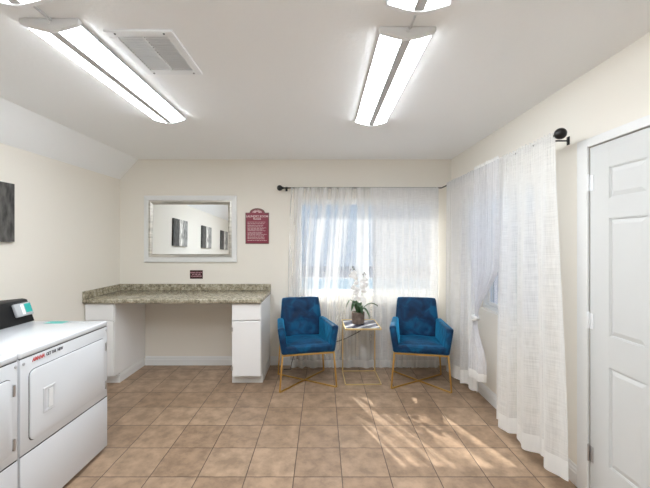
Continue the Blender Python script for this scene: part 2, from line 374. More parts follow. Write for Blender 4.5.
# windows
def window(name, axis, a0, a1, z0, z1, w, sgn, vm, hm):
    """frame, sashes and panes set in the wall; w = inner face of the frame"""
    def bx(mb, p0, p1, q0, q1, d0, d1, bev=.003):
        d0, d1 = w + sgn * d0, w + sgn * d1
        if d0 > d1: d0, d1 = d1, d0
        if axis == 'X': mb.box(p0, p1, d0, d1, q0, q1, bev)
        else: mb.box(d0, d1, p0, p1, q0, q1, bev)
    mb = MB(); f = .035
    bx(mb, a0, a0 + f, z0, z1, 0, .07); bx(mb, a1 - f, a1, z0, z1, 0, .07); bx(mb, a0 + f, a1 - f, z0, z0 + f, 0, .07); bx(mb, a0 + f, a1 - f, z1 - f, z1, 0, .07)
    fr = struct(name, mb, M['white'])
    mb = MB(); s = .03
    for (p0, p1, d) in vm:
        bx(mb, p0, p0 + s, z0 + f, z1 - f, d, d + .025); bx(mb, p1 - s, p1, z0 + f, z1 - f, d, d + .025)
        bx(mb, p0 + s, p1 - s, z0 + f, z0 + f + s, d, d + .025); bx(mb, p0 + s, p1 - s, z1 - f - s, z1 - f, d, d + .025)
    for (zz, d) in hm: bx(mb, a0 + f, a1 - f, zz - .018, zz + .018, d, d + .03)
    mb.build('window_sash', M['white'], fr)
    for (p0, p1, d) in vm:
        mb = MB(); bx(mb, p0 + s * .8, p1 - s * .8, z0 + f + s * .8, z1 - f - s * .8, d + .010, d + .014, 0); mb.build('window_pane', M['glass'], fr)
    return fr
mid = (WX0 + WX1) / 2
window('window_1', 'X', WX0 + .001, WX1 - .001, WZ0 + .001, WZ1 - .001, YB + .045, 1, [(WX0 + .035, mid + .02, .008), (mid - .02, WX1 - .035, .036)], [])
rm = (RY0 + RY1) / 2
window('window_2', 'Y', RY0 + .001, RY1 - .001, RZ0 + .001, RZ1 - .001, XR + .045, 1, [(RY0 + .035, rm + .02, .008), (rm - .02, RY1 - .035, .036)], [])
# eave that shades the top of the back window
mb = MB(); mb.box(XL - .5, XR + .7, YB + T, 4.70, 2.40, 2.52); struct('trim_1', mb, M['eave'])
# door casing
mb = MB(); c = .075; X0 = XR - .016
for (y0, y1, z0, z1) in ((DY1 - .006, DY1 + c, 0, DZ + c * .6), (DY0 - c, DY0 + .006, 0, DZ + c * .6), (DY0 + .006, DY1 - .006, DZ - .006, DZ + c * .6)):
    mb.box(X0, XR, y0, y1, z0, z1, .004)
struct('trim_2', mb, M['white'])
# six-panel door
def door():
    mb = MB(); y0, y1, x = DY0 + .012, DY1 - .009, XR + .0
    # leaf body
    mb.box(x + .008, x + .040, y0, y1, .012, DZ - .010)
    stile = .132; w = y1 - y0; cw = .10; pw = (w - 2 * stile - cw) / 2
    cols = [(y1 - stile - pw, y1 - stile), (y0 + stile, y0 + stile + pw)]
    rows = [(.262, .805), (.975, 1.618), (1.727, 1.897)]
    # raised rails and stiles around recessed panels
    mb.box(x, x + .009, y1 - stile, y1, .012, DZ - .010, .0015); mb.box(x, x + .009, y0, y0 + stile, .012, DZ - .010, .0015)
    mb.box(x, x + .009, cols[1][1], cols[0][0], .012, DZ - .010, .0015)
    zs = [.012] + [v for r in rows for v in r] + [DZ - .010]
    for i in range(0, len(zs), 2):
        for (a, b) in cols: mb.box(x, x + .009, a, b, zs[i], zs[i + 1])
    d = mb.build('door_1', M['door']); d['kind'] = 'structure'
    for (a, b) in cols:
        for (p, q) in rows:
            pm = MB(); e = .032; k = .004
            pm.hexa([(x + .0082, a + k, p + k), (x + .0082, a + k, q - k), (x + .0082, b - k, q - k), (x + .0082, b - k, p + k),
                     (x + .0005, a + e, p + e), (x + .0005, a + e, q - e), (x + .0005, b - e, q - e), (x + .0005, b - e, p + e)])
            # ogee lip at the panel's rim
            for (a_, b_, p_, q_) in ((a, b, p, p + .007), (a, b, q - .007, q), (a, a + .007, p, q), (b - .007, b, p, q)):
                pm.box(x + .003, x + .0085, a_, b_, p_, q_, .001)
            pm.build('door_panel', M['door'], d)
    for z in (1.83, 1.03, .26):
        h = MB(); h.lathe([(.0065, -.045), (.0065, .045)], (x - .008, DY1 - .0055, z), 12); h.lathe([(.008, .045), (.004, .053)], (x - .008, DY1 - .0055, z), 12)
        h.box(x - .003, x - .0003, DY1 - .034, DY1 - .007, z - .045, z + .045)
        h.build('door_hinge', M['lampwhite'] if z > .5 else M['chrome'], d, smooth=True)
    kb = MB(); kb.lathe([(.03, 0), (.03, -.006), (.012, -.012), (.012, -.035), (.026, -.045), (.028, -.058), (.018, -.068), (0, -.070)], (x, y0 + .07, .95), 24, 'X')
    kb.build('door_knob', M['chrome'], d, smooth=True)
door()

# ------------------------------------------------------------------ outside
mb = MB(); mb.box(-30, 30, YB + T, 45, -.18, -.08); struct('ground', mb, M['ext'])
mb = MB(); mb.box(XR + T, 30, -12, YB + T, -.18, -.08); struct('ground', mb, M['ext'])
mb = MB(); mb.box(-9, 12, 11.2, 14.6, -.079, -.072); tag(mb.build('swimming_pool', M['water']), 'pale blue swimming pool outside beyond the sheer-curtained back window', 'pool')
mb = MB(); mb.box(-16, 16, 22, 26, -.08, 6.0); bd = thing('building', 'pale stucco building far beyond the back window', 'building', (0, 22, -.08))
mb.build('facade', M['extwall'], bd)
mb = MB(); mb.box(-16.4, 16.4, 21.6, 26.4, 6.0, 6.3); mb.build('roof', M['ext'], bd)
fn = thing('slat_fence', 'grey slat fence outside the side window', 'fence', (3.1, 3, -.08))
mb = MB()
y = -1.0
while y < 9.5:
    mb.box(3.1, 3.12, y, y + .13, -.02, 1.93); y += .15
mb.build('slat', M['fence'], fn)
mb = MB(); mb.box(3.12, 3.16, -1, 9.5, .3, .38); mb.box(3.12, 3.16, -1, 9.5, 1.6, 1.68)
for y in (-1, 1.4, 3.8, 6.2, 8.6): mb.box(3.12, 3.21, y, y + .09, -.08, 1.95)
mb.build('rail', M['fence'], fn)

# ------------------------------------------------------------------ counter and its cabinets
CX0, CX1, CY0 = XL + .002, -.624, 3.482
ct = thing('granite_countertop', 'speckled beige granite countertop with low backsplash under the mirror', 'countertop', (-1.5, 3.8, .86))
mb = MB(); mb.box(CX0, CX1, CY0, YB - .002, .860, .905, .010, 3); mb.build('slab', M['granite'], ct, smooth=True)
mb = MB(); mb.box(CX0, CX1, YB - .022, YB - .002, .9055, .982, .003); mb.box(CX0, CX0 + .020, CY0 + .004, YB - .022, .9055, .982, .003); mb.build('backsplash', M['granite'], ct)
def cabinet(name, label, x0, x1, px=0):
    yb, yf, yk = YB - .002, 3.530, 3.631
    c = thing(name, label, 'cabinet', ((x0 + x1) / 2, yf, 0))
    mb = MB(); mb.box(x0, x1, yf, yb, .106, .858, .002); mb.build('body', M['cab'], c)
    mb = MB(); g = .004
    mb.box(x0 + g, x1 - g, yf - .019, yf - .0005, .683, .852, .003); mb.build('drawer_front', M['cab'], c)
    mb = MB(); mb.box(x0 + g, x1 - g, yf - .019, yf - .0005, .110, .674, .003); d = mb.build('door', M['cab'], c)
    for z in (.59, .19):
        h = MB(); xx = x0 + g
        h.lathe([(.0045, -.022), (.0045, .022)], (xx - .004, yf - .020, z), 10); h.box(xx - .004, xx + .012, yf - .0215, yf - .0193, z - .02, z + .02)
        h.build('hinge', M['chrome'], d, smooth=True)
    # recessed plinth with a moulded board on its front and open side
    k = .015
    mb = MB(); mb.box(x0 - px, x1 - k, yk, yb, 0, .1055); mb.build('plinth', M['cab'], c)
    mb = MB(); mb.prism([(yk - d_, z) for d_, z in bb_prof(.100)], 'X', x0 - px, x1 - .001); mb.build('base_moulding', M['white'], c)
    mb = MB(); mb.prism([(x1 - k + d_, z) for d_, z in bb_prof(.100)], 'Y', yk + .0005, YB - .016); mb.build('base_moulding', M['white'], c)
    return c
cabinet('base_cabinet', 'white base cabinet under the counter beside the dryers', XL + .012, -2.142)
cabinet('base_cabinet', 'white base cabinet under the counter end nearest the blue chairs', -.934, -.632, .022)

# ------------------------------------------------------------------ mirror
mr = thing('wall_mirror', 'rectangular wall mirror in a white and silver frame hung above the counter', 'mirror', (-1.59, YB, 1.245))
mx0, mx1, mz0, mz1 = -2.150, -1.032, 1.243, 2.047
def frame(mb, x0, x1, z0, z1, prof):
    """prof: list of (inset, y) rings from outside to inside"""
    rings = []
    for ins, y in prof:
        rings.append([mb.bm.verts.new(p) for p in ((x0 + ins, y, z0 + ins), (x1 - ins, y, z0 + ins), (x1 - ins, y, z1 - ins), (x0 + ins, y, z1 - ins))])
    for i in range(len(rings) - 1):
        for k in range(4): mb.bm.faces.new((rings[i][k], rings[i][(k + 1) % 4], rings[i + 1][(k + 1) % 4], rings[i + 1][k]))
    return rings
mb = MB(); frame(mb, mx0, mx1, mz0, mz1, [(.075, YB - .001), (0, YB - .001), (0, YB - .020), (.006, YB - .026), (.050, YB - .032), (.058, YB - .029), (.060, YB - .020)]); mb.build('frame', M['white'], mr)
mb = MB(); frame(mb, mx0, mx1, mz0, mz1, [(.060, YB - .0285), (.080, YB - .030), (.105, YB - .010), (.107, YB - .004)]); mb.build('silver_bevel', M['silver'], mr)
mb = MB(); ins = .10; dz = (mz1 - mz0 - 2 * ins); ti = math.tan(R(1.25)) * dz
mb.hexa([(mx0 + ins, YB - .003 - ti, mz0 + ins), (mx1 - ins, YB - .003 - ti, mz0 + ins), (mx1 - ins, YB - .0015, mz0 + ins), (mx0 + ins, YB - .0015, mz0 + ins),
         (mx0 + ins, YB - .003, mz1 - ins), (mx1 - ins, YB - .003, mz1 - ins), (mx1 - ins, YB - .0015, mz1 - ins), (mx0 + ins, YB - .0015, mz1 - ins)])
mb.build('mirror_glass', M['mirror'], mr)

# ------------------------------------------------------------------ signs
sg = thing('notice_sign', 'arched maroon notice sign titled laundry room rules on the back wall', 'sign', (-.788, YB, 1.466))
sx0, sx1, sz0, sz1 = -.930, -.646, 1.466, 1.842; cx = (sx0 + sx1) / 2
def arch(m, r):
    pts = [(sx0 + m, sz0 + m), (sx1 - m, sz0 + m), (sx1 - m, sz1 - m), (cx + r + .012, sz1 - m)]
    for k in range(0, 13):
        a = math.pi * k / 12; pts.append((cx + r * math.cos(a), sz1 - m + .004 + (r * .56) * math.sin(a)))
    return pts + [(cx - r - .012, sz1 - m), (sx0 + m, sz1 - m)]
mb = MB(); mb.prism(arch(0, .090), 'Y', YB - .010, YB - .0005, .0015); mb.build('rim', M['signrim'], sg)
mb = MB(); mb.prism(arch(.010, .080), 'Y', YB - .0125, YB - .0095); mb.build('plate', M['maroon'], sg)
RT, UP = (1, 0, 0), (0, 0, 1)
text_mesh('lettering', 'LAUNDRY ROOM\nRULES', .034, M['signwhite'], sg, (cx, YB - .0133, 1.782), RT, UP, spacing=.85)
mb = MB()
for k in range(9):       # carved shell in the arch
    a = math.pi * (k + .5) / 9
    mb.bar((cx + .018 * math.cos(a), YB - .0132, sz1 + .000 + .010 * math.sin(a)), (cx + .060 * math.cos(a), YB - .0132, sz1 + .000 + .034 * math.sin(a)), .006, .0015, (0, 1, 0))
mb.build('shell_emblem', M['signwhite'], sg)
mb = MB(); z = 1.728; rnd = random.Random(3); zz = z
while zz > 1.50:         # printed lines too small to read
    x = sx0 + .026; xe = sx1 - .026 - rnd.random() * .06
    while x < xe:
        w = min(rnd.uniform(.012, .034), xe - x); mb.box(x, x + w, YB - .0133, YB - .0126, zz - .0022, zz + .0022); x += w + .006
    zz -= .0118 if rnd.random() < .72 else .019
mb.build('small_print', M['signwhite'], sg)
ss = thing('notice_sign', 'small dark maroon three-line sign between mirror and granite backsplash', 'sign', (-1.523, YB, 1.044))
mb = MB(); mb.box(-1.602, -1.447, YB - .006, YB - .0005, 1.044, 1.147, .002); mb.build('plate', M['dkmaroon'], ss)
text_mesh('lettering', 'PLEASE DO NOT\nSIT ON THE\nCOUNTERTOP', .0195, M['signpink'], ss, (-1.5245, YB - .0068, 1.0955), RT, UP, spacing=1.15)

# ------------------------------------------------------------------ pictures on the left wall
def picture(yc, label):
    p = thing('canvas_picture', label, 'picture', (XL, yc, 1.49), 0, 'dark abstract canvases on the left wall')
    mb = MB(); mb.box(XL + .0005, XL + .032, yc - .285, yc + .285, 1.49, 1.944, .003)
    o = mb.build('canvas', M['canvas'], p)
    # object coordinates centred on the canvas
    return p
picture(2.405, 'dark abstract canvas on the left wall, the one nearest the counter')
picture(1.08, 'dark abstract canvas seen in the mirror, middle one of three')
picture(-.205, 'dark abstract canvas seen in the mirror, last of three and farthest')

# ------------------------------------------------------------------ dryers
def dryer(label):
    FX, y0, y1 = -1.549, 1.750, 2.463; bk = XL + .07
    d = thing('dryer', label, 'dryer', ((FX + bk) / 2, (y0 + y1) / 2, 0), 0, 'white dryers along the left wall')
    mb = MB()
    mb.box(bk, FX - .004, y0, y1, .022, .882, .006); mb.build('body', M['enamel'], d, smooth=True)
    mb = MB(); mb.box(bk - .002, FX, y0 - .001, y1 + .001, .884, .920, .010, 3); mb.build('top_lid', M['enamel'], d, smooth=True)
    mb = MB(); mb.box(FX - .005, FX, y0 + .002, y1 - .002, .384, .881, .004); mb.build('front_panel', M['enamel'], d, smooth=True)
    mb = MB(); mb.box(FX - .005, FX + .001, y0 + .002, y1 - .002, .026, .377, .005); mb.build('lower_panel', M['enamel'], d, smooth=True)
    for za, zb in ((.370, .388), (.872, .886)):
        mb = MB(); mb.box(FX - .012, FX - .0032, y0 + .004, y1 - .004, za, zb); mb.build('seam', M['gap'], d)
    # door with rounded corners
    def rr(ya, yb, za, zb, r, n=6):
        pts = []
        for cy, cz, a0 in ((yb - r, zb - r, 0), (ya + r, zb - r, 90), (ya + r, za + r, 180), (yb - r, za + r, 270)):
            for k in range(n + 1):
                a = R(a0 + 90 * k / n); pts.append((cy + r * math.cos(a), cz + r * math.sin(a)))
        return pts
    ya, yb, za, zb = 1.805, 2.425, .432, .808
    mb = MB(); mb.prism(rr(ya - .003, yb + .003, za - .003, zb + .003, .034), 'X', FX - .001, FX + .0006); mb.build('door_gasket', M['gap'], d)
    mb = MB(); mb.prism(rr(ya, yb, za, zb, .032), 'X', FX, FX + .008, .002); dr = mb.build('door', M['enamel'], d, smooth=True)
    # recessed pull
    hx = FX + .008; hy, hz = 1.926, .612
    mb = MB(); frame_y(mb, hy - .042, hy + .042, hz - .070, hz + .070, [(0, hx + .0005), (.003, hx + .004), (.010, hx + .004), (.016, hx + .0008)]); mb.build('handle_rim', M['enamel'], dr, smooth=True)
    mb = MB(); mb.box(hx + .0004, hx + .006, hy - .004, hy + .026, hz - .052, hz + .052, .002); mb.build('handle', M['lampwhite'], dr)
    for z in (.745, .475):
        mb = MB(); mb.box(FX + .001, FX + .010, yb + .001, yb + .010, z - .028, z + .028, .001)
        mb.lathe([(.006, -.028), (.006, .028)], (FX + .011, yb + .004, z), 10); mb.build('hinge', M['chrome'], d, smooth=True)
    for y in (y0 + .022, y1 - .014):
        mb = MB(); mb.lathe([(.008, 0), (.008, .002), (.005, .004), (0, .004)], (FX, y, .855 if y < 2 else .857), 12, 'X'); mb.build('screw', M['grey'], d, smooth=True)
    # control console at the back, leaning
    xf, xt = -2.078, -2.132
    mb = MB(); mb.prism([(bk, .9205), (xf, .9205), (xt, 1.076), (xt - .03, 1.082), (bk, 1.060)], 'Y', y0 + .004, y1 + .008, .006); co = mb.build('console', M['black'], d, smooth=True)
    u = Vector((xt - xf, 0, .1555)).normalized(); nrm = Vector((u.z, 0, -u.x))
    def on(y, s, h): return Vector((xf, 0, .9205)) + u * s + nrm * h + Vector((0, y, 0))
    def plate(ya, yb, sa, sb, h0, h1, bev=.002):
        m = MB(); m.hexa([on(ya, sa, h0), on(ya, sa, h1), on(yb, sa, h1), on(yb, sa, h0), on(ya, sb, h0), on(ya, sb, h1), on(yb, sb, h1), on(yb, sb, h0)], bev); return m
    rd = plate(2.330, 2.462, .050, .142, .0005, .022, .006).build('card_reader', M['grey'], d, smooth=True)
    plate(2.404, 2.454, .070, .132, .0222, .0232, 0).build('teal_label', M['teal'], rd)
    plate(2.373, 2.397, .060, .132, .0222, .0230, 0).build('white_label', M['lampwhite'], rd)
    plate(1.80, 2.20, .030, .125, .0003, .002, 0).build('control_fascia', M['gap'], co)
    # printed words along the top of the front, and the sticker on the lid
    text_mesh('red_lettering', 'AMANA', .030, M['red'], d, (FX + .0012, 1.824, .858), (0, 1, 0), UP, align='LEFT', shear=.3, sx=.75)
    text_mesh('black_lettering', 'GET THE  NEW', .025, M['ink'], d, (FX + .0012, 1.917, .858), (0, 1, 0), UP, align='LEFT', sx=.72)
    mb = MB(); mb.box(-1.945, -1.815, 2.385, 2.448, .9202, .9210); mb.build('teal_sticker', M['teal'], d)
    text_mesh('lid_lettering', 'GET THE APP', .040, M['grey'], d, (-1.79, 2.415, .9206), (1, 0, 0), (0, 1, 0), align='LEFT', ext=.0004, sx=.75)
    for x in (bk + .06, FX - .06):
        for y in (y0 + .05, y1 - .05):
            mb = MB(); mb.lathe([(.022, 0), (.022, .012), (.010, .014), (.010, .024)], (x, y, 0), 12); mb.build('foot', M['black'], d, smooth=True)
    return d
def frame_y(mb, y0, y1, z0, z1, prof):
    rings = [[mb.bm.verts.new(p) for p in ((x, y0 + i, z0 + i), (x, y1 - i, z0 + i), (x, y1 - i, z1 - i), (x, y0 + i, z1 - i))] for i, x in prof]
    for i in range(len(rings) - 1):
        for k in range(4): mb.bm.faces.new((rings[i][k], rings[i][(k + 1) % 4], rings[i + 1][(k + 1) % 4], rings[i + 1][k]))
d1 = dryer('white front-loading dryer nearest the counter, card reader on its black console')
d2 = copy_tree(d1); d2.location.y -= .723; d2['label'] = 'white front-loading dryer cut by the left edge of the photo'

# ------------------------------------------------------------------ ceiling lamps and vent
def lamp(x, y0, label, L=1.22):
    zt = CZ - .001
    t = thing('ceiling_lamp', label, 'ceiling lamp', (x, y0 + L / 2, zt), 0, 'twin-lens wraparound ceiling lamps')
    y1 = y0 + L
    mb = MB(); mb.prism([(x - .122, zt), (x - .124, zt - .016), (x - .02, zt - .042), (x + .02, zt - .042), (x + .124, zt - .016), (x + .122, zt)], 'Y', y0 + .012, y1 - .012); mb.build('housing', M['lampgrey'], t)
    for s in (-1, 1):
        mb = MB(); mb.prism([(x + s * .122, zt - .0165), (x + s * .118, zt - .0235), (x + s * .070, zt - .038), (x + s * .024, zt - .0455), (x + s * .022, zt - .0425)], 'Y', y0 + .014, y1 - .014); mb.build('lens', M['lens'], t)
    mb = MB(); mb.box(x - .0215, x + .0215, y0 + .014, y1 - .014, zt - .047, zt - .0425, .001); mb.build('centre_strip', M['lampgrey'], t)
    prof = [(x - .130, zt), (x - .134, zt - .010), (x - .128, zt - .026), (x - .06, zt - .045), (x - .008, zt - .056), (x + .008, zt - .056), (x + .06, zt - .045), (x + .128, zt - .026), (x + .134, zt - .010), (x + .130, zt)]
    for (a, b) in ((y0, y0 + .022), (y1 - .022, y1)):
        mb = MB(); mb.prism(prof, 'Y', a, b, .002); mb.build('end_cap', M['lampwhite'], t, smooth=True)
    mb = MB(); mb.lathe([(.010, 0), (.010, -.003), (.006, -.004), (0, -.004)], (x, y0, zt - .018), 14, 'Y'); mb.build('knockout', M['lampwhite'], t, smooth=True)
    return t
lamp(-1.222, 1.525, 'long white twin-lens ceiling lamp beside the ceiling vent')
lamp(-1.222, .165, 'twin-lens ceiling lamp cut off at the top left corner of the photo')
lamp(.396, 1.585, 'long white twin-lens ceiling lamp on the right half of the ceiling')
lamp(.396, .205, 'twin-lens ceiling lamp cut off at the top edge right of centre')
for (x, a, b, lb) in ((-1.222, 1.386, 1.524, 'thin conduit joining the two left ceiling lamps'), (.396, 1.426, 1.584, 'thin conduit joining the two right ceiling lamps')):
    mb = MB(); mb.tube([(x + .01, a, CZ - .010), (x + .01, b, CZ - .010)], .005, 8); tag(mb.build('conduit', M['lampgrey'], smooth=True), lb, 'conduit')
v = thing('ceiling_vent', 'white louvred ceiling vent beside the left ceiling lamp', 'vent', (-.87, 1.81, CZ))
vx0, vx1, vy0, vy1 = -1.030, -.708, 1.605, 2.02
mb = MB(); fz = CZ - .012
mb.box(vx0, vx1, vy0, vy0 + .045, fz, CZ - .0005, .002); mb.box(vx0, vx1, vy1 - .045, vy1, fz, CZ - .0005, .002)
mb.box(vx0, vx0 + .04, vy0 + .045, vy1 - .045, fz, CZ - .0005, .002); mb.box(vx1 - .04, vx1, vy0 + .045, vy1 - .045, fz, CZ - .0005, .002)
mb.build('frame', M['lampwhite'], v)
mb = MB(); mb.box(vx0 + .04, vx1 - .04, vy0 + .045, vy1 - .045, CZ - .003, CZ - .0005); mb.build('backing', M['lampwhite'], v)
mb = MB(); mb.box(-.875, -.863, vy0 + .045, vy1 - .045, fz + .001, CZ - .003); mb.build('divider', M['lampwhite'], v)
for k in range(15):
    y = vy0 + .052 + k * .0222
    mb = MB(); mb.hexa([(vx0 + .041, y, fz + .001), (vx1 - .041, y, fz + .001), (vx1 - .041, y + .0015, fz), (vx0 + .041, y + .0015, fz),
                        (vx0 + .041, y + .019, fz + .0055), (vx1 - .041, y + .019, fz + .0055), (vx1 - .041, y + .0202, fz + .0050), (vx0 + .041, y + .0202, fz + .0050)]); mb.build('louvre', M['lampwhite'], v)
for x in (vx0 + .045, vx1 - .045):
    for y in (vy0 + .018, vy1 - .018):
        mb = MB(); mb.lathe([(.005, 0), (.004, -.003), (0, -.003)], (x, y, fz), 10); mb.build('screw', M['ink'], v, smooth=True)

# ------------------------------------------------------------------ curtain rods
RY, RX, RZ = 4.072, 1.415, 2.132
def rod(label, a, b, fin, loc, brackets):
    t = thing('curtain_rod', label, 'curtain rod', loc)
    mb = MB(); mb.tube([a, b], .008, 12); mb.build('rod', M['iron'], t, smooth=True)
    a = Vector(a); b = Vector(b); dr = (a - b).normalized()
    mb = MB(); ax = 'X' if abs(dr.x) > .5 else 'Y'; s = dr.x + dr.y
    r = .034
    prof = [(.010, -.012 * s), (.014, -.010 * s), (.014, 0), (.009, .003 * s)] + [(max(r * math.sin(R(q)), 0), s * (.034 - r * math.cos(R(q)))) for q in range(20, 181, 16)]
    mb.lathe(prof, tuple(a), 20, ax); mb.build('finial', M['iron'], t, smooth=True)
    for p, w in brackets:
        p = Vector(p); w = Vector(w); mb = MB(); mb.tube([p - Vector((0, 0, .004)), w - Vector((0, 0, .004))], .005, 8); mb.tube([p + Vector((0, 0, -.030)), p + Vector((0, 0, .011))], .006, 8)
        n = (p - w).normalized()
        if abs(n.y) > .5: mb.box(w.x - .012, w.x + .012, w.y - .004, w.y, w.z - .030, w.z + .022, .001)
        else: mb.box(w.x - .004, w.x, w.y - .012, w.y + .012, w.z - .030, w.z + .022, .001)
        mb.build('bracket', M['iron'], t, smooth=True)
    return t
rod('black curtain rod with round finial across the back window', (-.475, RY, RZ), (RX + .0, RY, RZ), 1, (0, RY, RZ), [((-.435, RY, RZ), (-.435, YB - .001, RZ))])
rod('black curtain rod with round finial over the right-hand wall', (RX, 2.068, RZ), (RX, RY - .010, RZ), 1, (RX, 3, RZ), [((RX, 2.165, RZ), (XR - .001, 2.165, RZ))])

# ------------------------------------------------------------------ curtains
def cloth(fn, nu, v0, v1, nv, ulen):
    bm = bmesh.new(); uvl = bm.loops.layers.uv.new('UVMap')
    g = [[bm.verts.new(fn(i / nu, v0 + (v1 - v0) * j / nv)) for j in range(nv + 1)] for i in range(nu + 1)]
    for i in range(nu):
        for j in range(nv):
            f = bm.faces.new((g[i][j], g[i + 1][j], g[i + 1][j + 1], g[i][j + 1]))
            q = ((i, j), (i + 1, j), (i + 1, j + 1), (i, j + 1))
            for lp, (a, b) in zip(f.loops, q): lp[uvl].uv = (a / nu * ulen, (v0 + (v1 - v0) * b / nv) * 2.1)
    m = MB(); m.bm.free(); m.bm = bm; return m
def curtain(label, fn, nu, mat, loc, ulen, hem=.955, hemmat=None, nv=60, group=None, pocket=True):
    t = thing('curtain', label, 'curtain', loc, 0, group)
    hm = hemmat or M['hem']
    if pocket:
        cloth(fn, nu, 0, .018, 2, ulen).build('rod_pocket', mat, t, smooth=True, flat_angle=180, recalc=False)
    cloth(fn, nu, .018 if pocket else 0, hem, nv, ulen).build('cloth', mat, t, smooth=True, flat_angle=180, recalc=False)
    cloth(fn, nu, hem, 1, 4, ulen).build('hem', hm, t, smooth=True, flat_angle=180, recalc=False)
    return t
def sst(a, b, x):
    x = max(0, min(1, (x - a) / (b - a))); return x * x * (3 - 2 * x)
def pleats(seed, n):
    rr = random.Random(seed); ph = [rr.random() * 6.28 for _ in range(6)]
    def f(u, v):
        w = u * n + .35 * math.sin(u * 5 + ph[0]) + .20 * math.sin(u * 13 + ph[1] + v * 1.3)
        a = .55 + .45 * math.sin(u * 7.3 + ph[2] + v * .8)
        return a * math.sin(2 * math.pi * w) + .22 * math.sin(2 * math.pi * (w * 2.3) + ph[3] + v)
    return f
ZT = RZ + .022
ZB = RZ + .003
def small_gather(u, n, v): return .006 * math.sin(2 * math.pi * u * n) * (1 - sst(.0, .12, v))
pL = pleats(11, 6)
def backL(u, v):
    top = -.372 + (.592 + .372) * u
    w = v * (1 - v) * 4
    x = top + (-.035 * (1 - u) * math.sin(v * 3.0)) + .05 * math.sin(u * 9) * v * .3 - .10 * u * (1 - u) * 4 * v
    y = RY - .018 + pL(u - .05 * v * (1 - u), v) * (.006 + .022 * sst(0, .35, v)) * (1.0 if u > .05 else u * 20) + small_gather(u, 60, v)
    z = ZB + .006 * math.sin(u * 180) * (1 - sst(0, .03, v)) - (ZT - .012) * v
    return (x, min(y, RY + .035), z)
curtain('sheer white curtain with loose folds over the left half of the back window', backL, 220, M['sheerL'], (.1, RY, 0), 1.5)
pR = pleats(5, 7)
def backR(u, v):
    x = .594 + (1.375 - .594) * u
    y = RY - .020 + pR(u, v) * (.004 + .010 * sst(0, .35, v)) + small_gather(u, 50, v)
    z = ZB + .006 * math.sin(u * 150) * (1 - sst(0, .03, v)) - (ZT - .014) * v
    return (x, y, z)
curtain('flat white woven curtain over the right half of the back window', backR, 180, M['sheerR'], (.96, RY, 0), 1.1)
pA = pleats(21, 5)
def sideA(u, v):            # from the corner towards the door
    y = 3.86 - (3.86 - 3.08) * u - .03 * v * u
    x = RX - .014 + pA(u, v) * (.005 + .022 * sst(0, .4, v)) + small_gather(u, 40, v)
    zb = .030 + .105 * u + .012 * math.sin(u * 21)
    z = ZT + .006 * math.sin(u * 120) * (1 - sst(0, .03, v)) - (ZT - zb) * v
    return (x - .010 * v, y, z)
curtain('straight white sheer curtain beside the room corner on the right wall', sideA, 150, M['sheerA'], (RX, 3.5, 0), 1.1, hem=.935)
pB = pleats(33, 6)
KZ, KY = .835, 2.99         # the knot
def sideB(u, v):
    z = ZT + .006 * math.sin(u * 120) * (1 - sst(0, .03, v)) - (ZT - KZ) * v
    c0, w0 = 2.845, .42
    s = sst(.62, 1, v); wd = w0 * (1 - s) + .035 * s - .04 * math.sin(v * 3.1) * 0
    yc = c0 + (KY - c0) * (s ** 1.1)
    y = yc + wd * (.5 - u)
    x = RX - .058 + pB(u, v) * (.006 + .018 * sst(0, .3, v)) * (1 - .5 * s) - .012 * v
    return (x, y, z)
def sideB2(u, v):           # the loose tail under the knot
    z = KZ - .01 - (KZ - .01 - .265 - .05 * u) * v
    s = sst(0, .75, v); wd = .035 + .27 * s
    y = KY + .01 + wd * (.5 - u) + .01 * math.sin(v * 6)
    x = RX - .078 + pB(u, v + 2) * (.012 + .016 * s)
    return (x, y, z)
tb = thing('curtain', 'sheer white curtain tied in a knot at waist height on the right wall', 'curtain', (RX, KY, .2))
cloth(sideB, 140, 0, .018, 2, 1).build('rod_pocket', M['hem'], tb, smooth=True, flat_angle=180, recalc=False)
cloth(sideB, 140, .018, 1, 60, 1).build('cloth', M['sheerB'], tb, smooth=True, flat_angle=180, recalc=False)
cloth(sideB2, 120, 0, .86, 24, .8).build('knotted_tail', M['sheerB'], tb, smooth=True, flat_angle=180, recalc=False)
cloth(sideB2, 120, .86, 1, 4, .8).build('hem', M['hem'], tb, smooth=True, flat_angle=180, recalc=False)
mb = MB(); q = []
for k in range(41):
    a = 2 * math.pi * k / 20; q.append((RX - .078 + .022 * math.cos(a), KY + .005 + .022 * math.sin(a), KZ - .012 + .020 * math.sin(a * .5 + .6)))
mb.tube(q, .013, 10); mb.build('knot', M['hem'], tb, smooth=True)
pC = pleats(44, 4)
def sideC(u, v):
    y0, y1 = 2.765, 2.062
    y = y0 - (y0 - y1) * u + (.010 * (1 - u) - .110 * u * u) * sst(0, 1, v) + .012 * math.sin(u * 17) * v
    fold = .028 * math.sin(2 * math.pi * (u * 3.0 + .1)) + .012 * math.sin(2 * math.pi * (u * 7.3 + .3) + v)
    x = RX - .012 + fold * (.15 + .85 * sst(0, .5, v)) + small_gather(u, 34, v) - .012 * v
    zb = .052 + .075 * u + .010 * math.sin(u * 19)
    z = ZT + .006 * math.sin(u * 110) * (1 - sst(0, .03, v)) - (ZT - zb) * v
    return (x, y, z)
curtain('white linen curtain with deep bottom hem beside the white door', sideC, 150, M['linen'], (RX, 2.4, 0), .9, hem=.945)

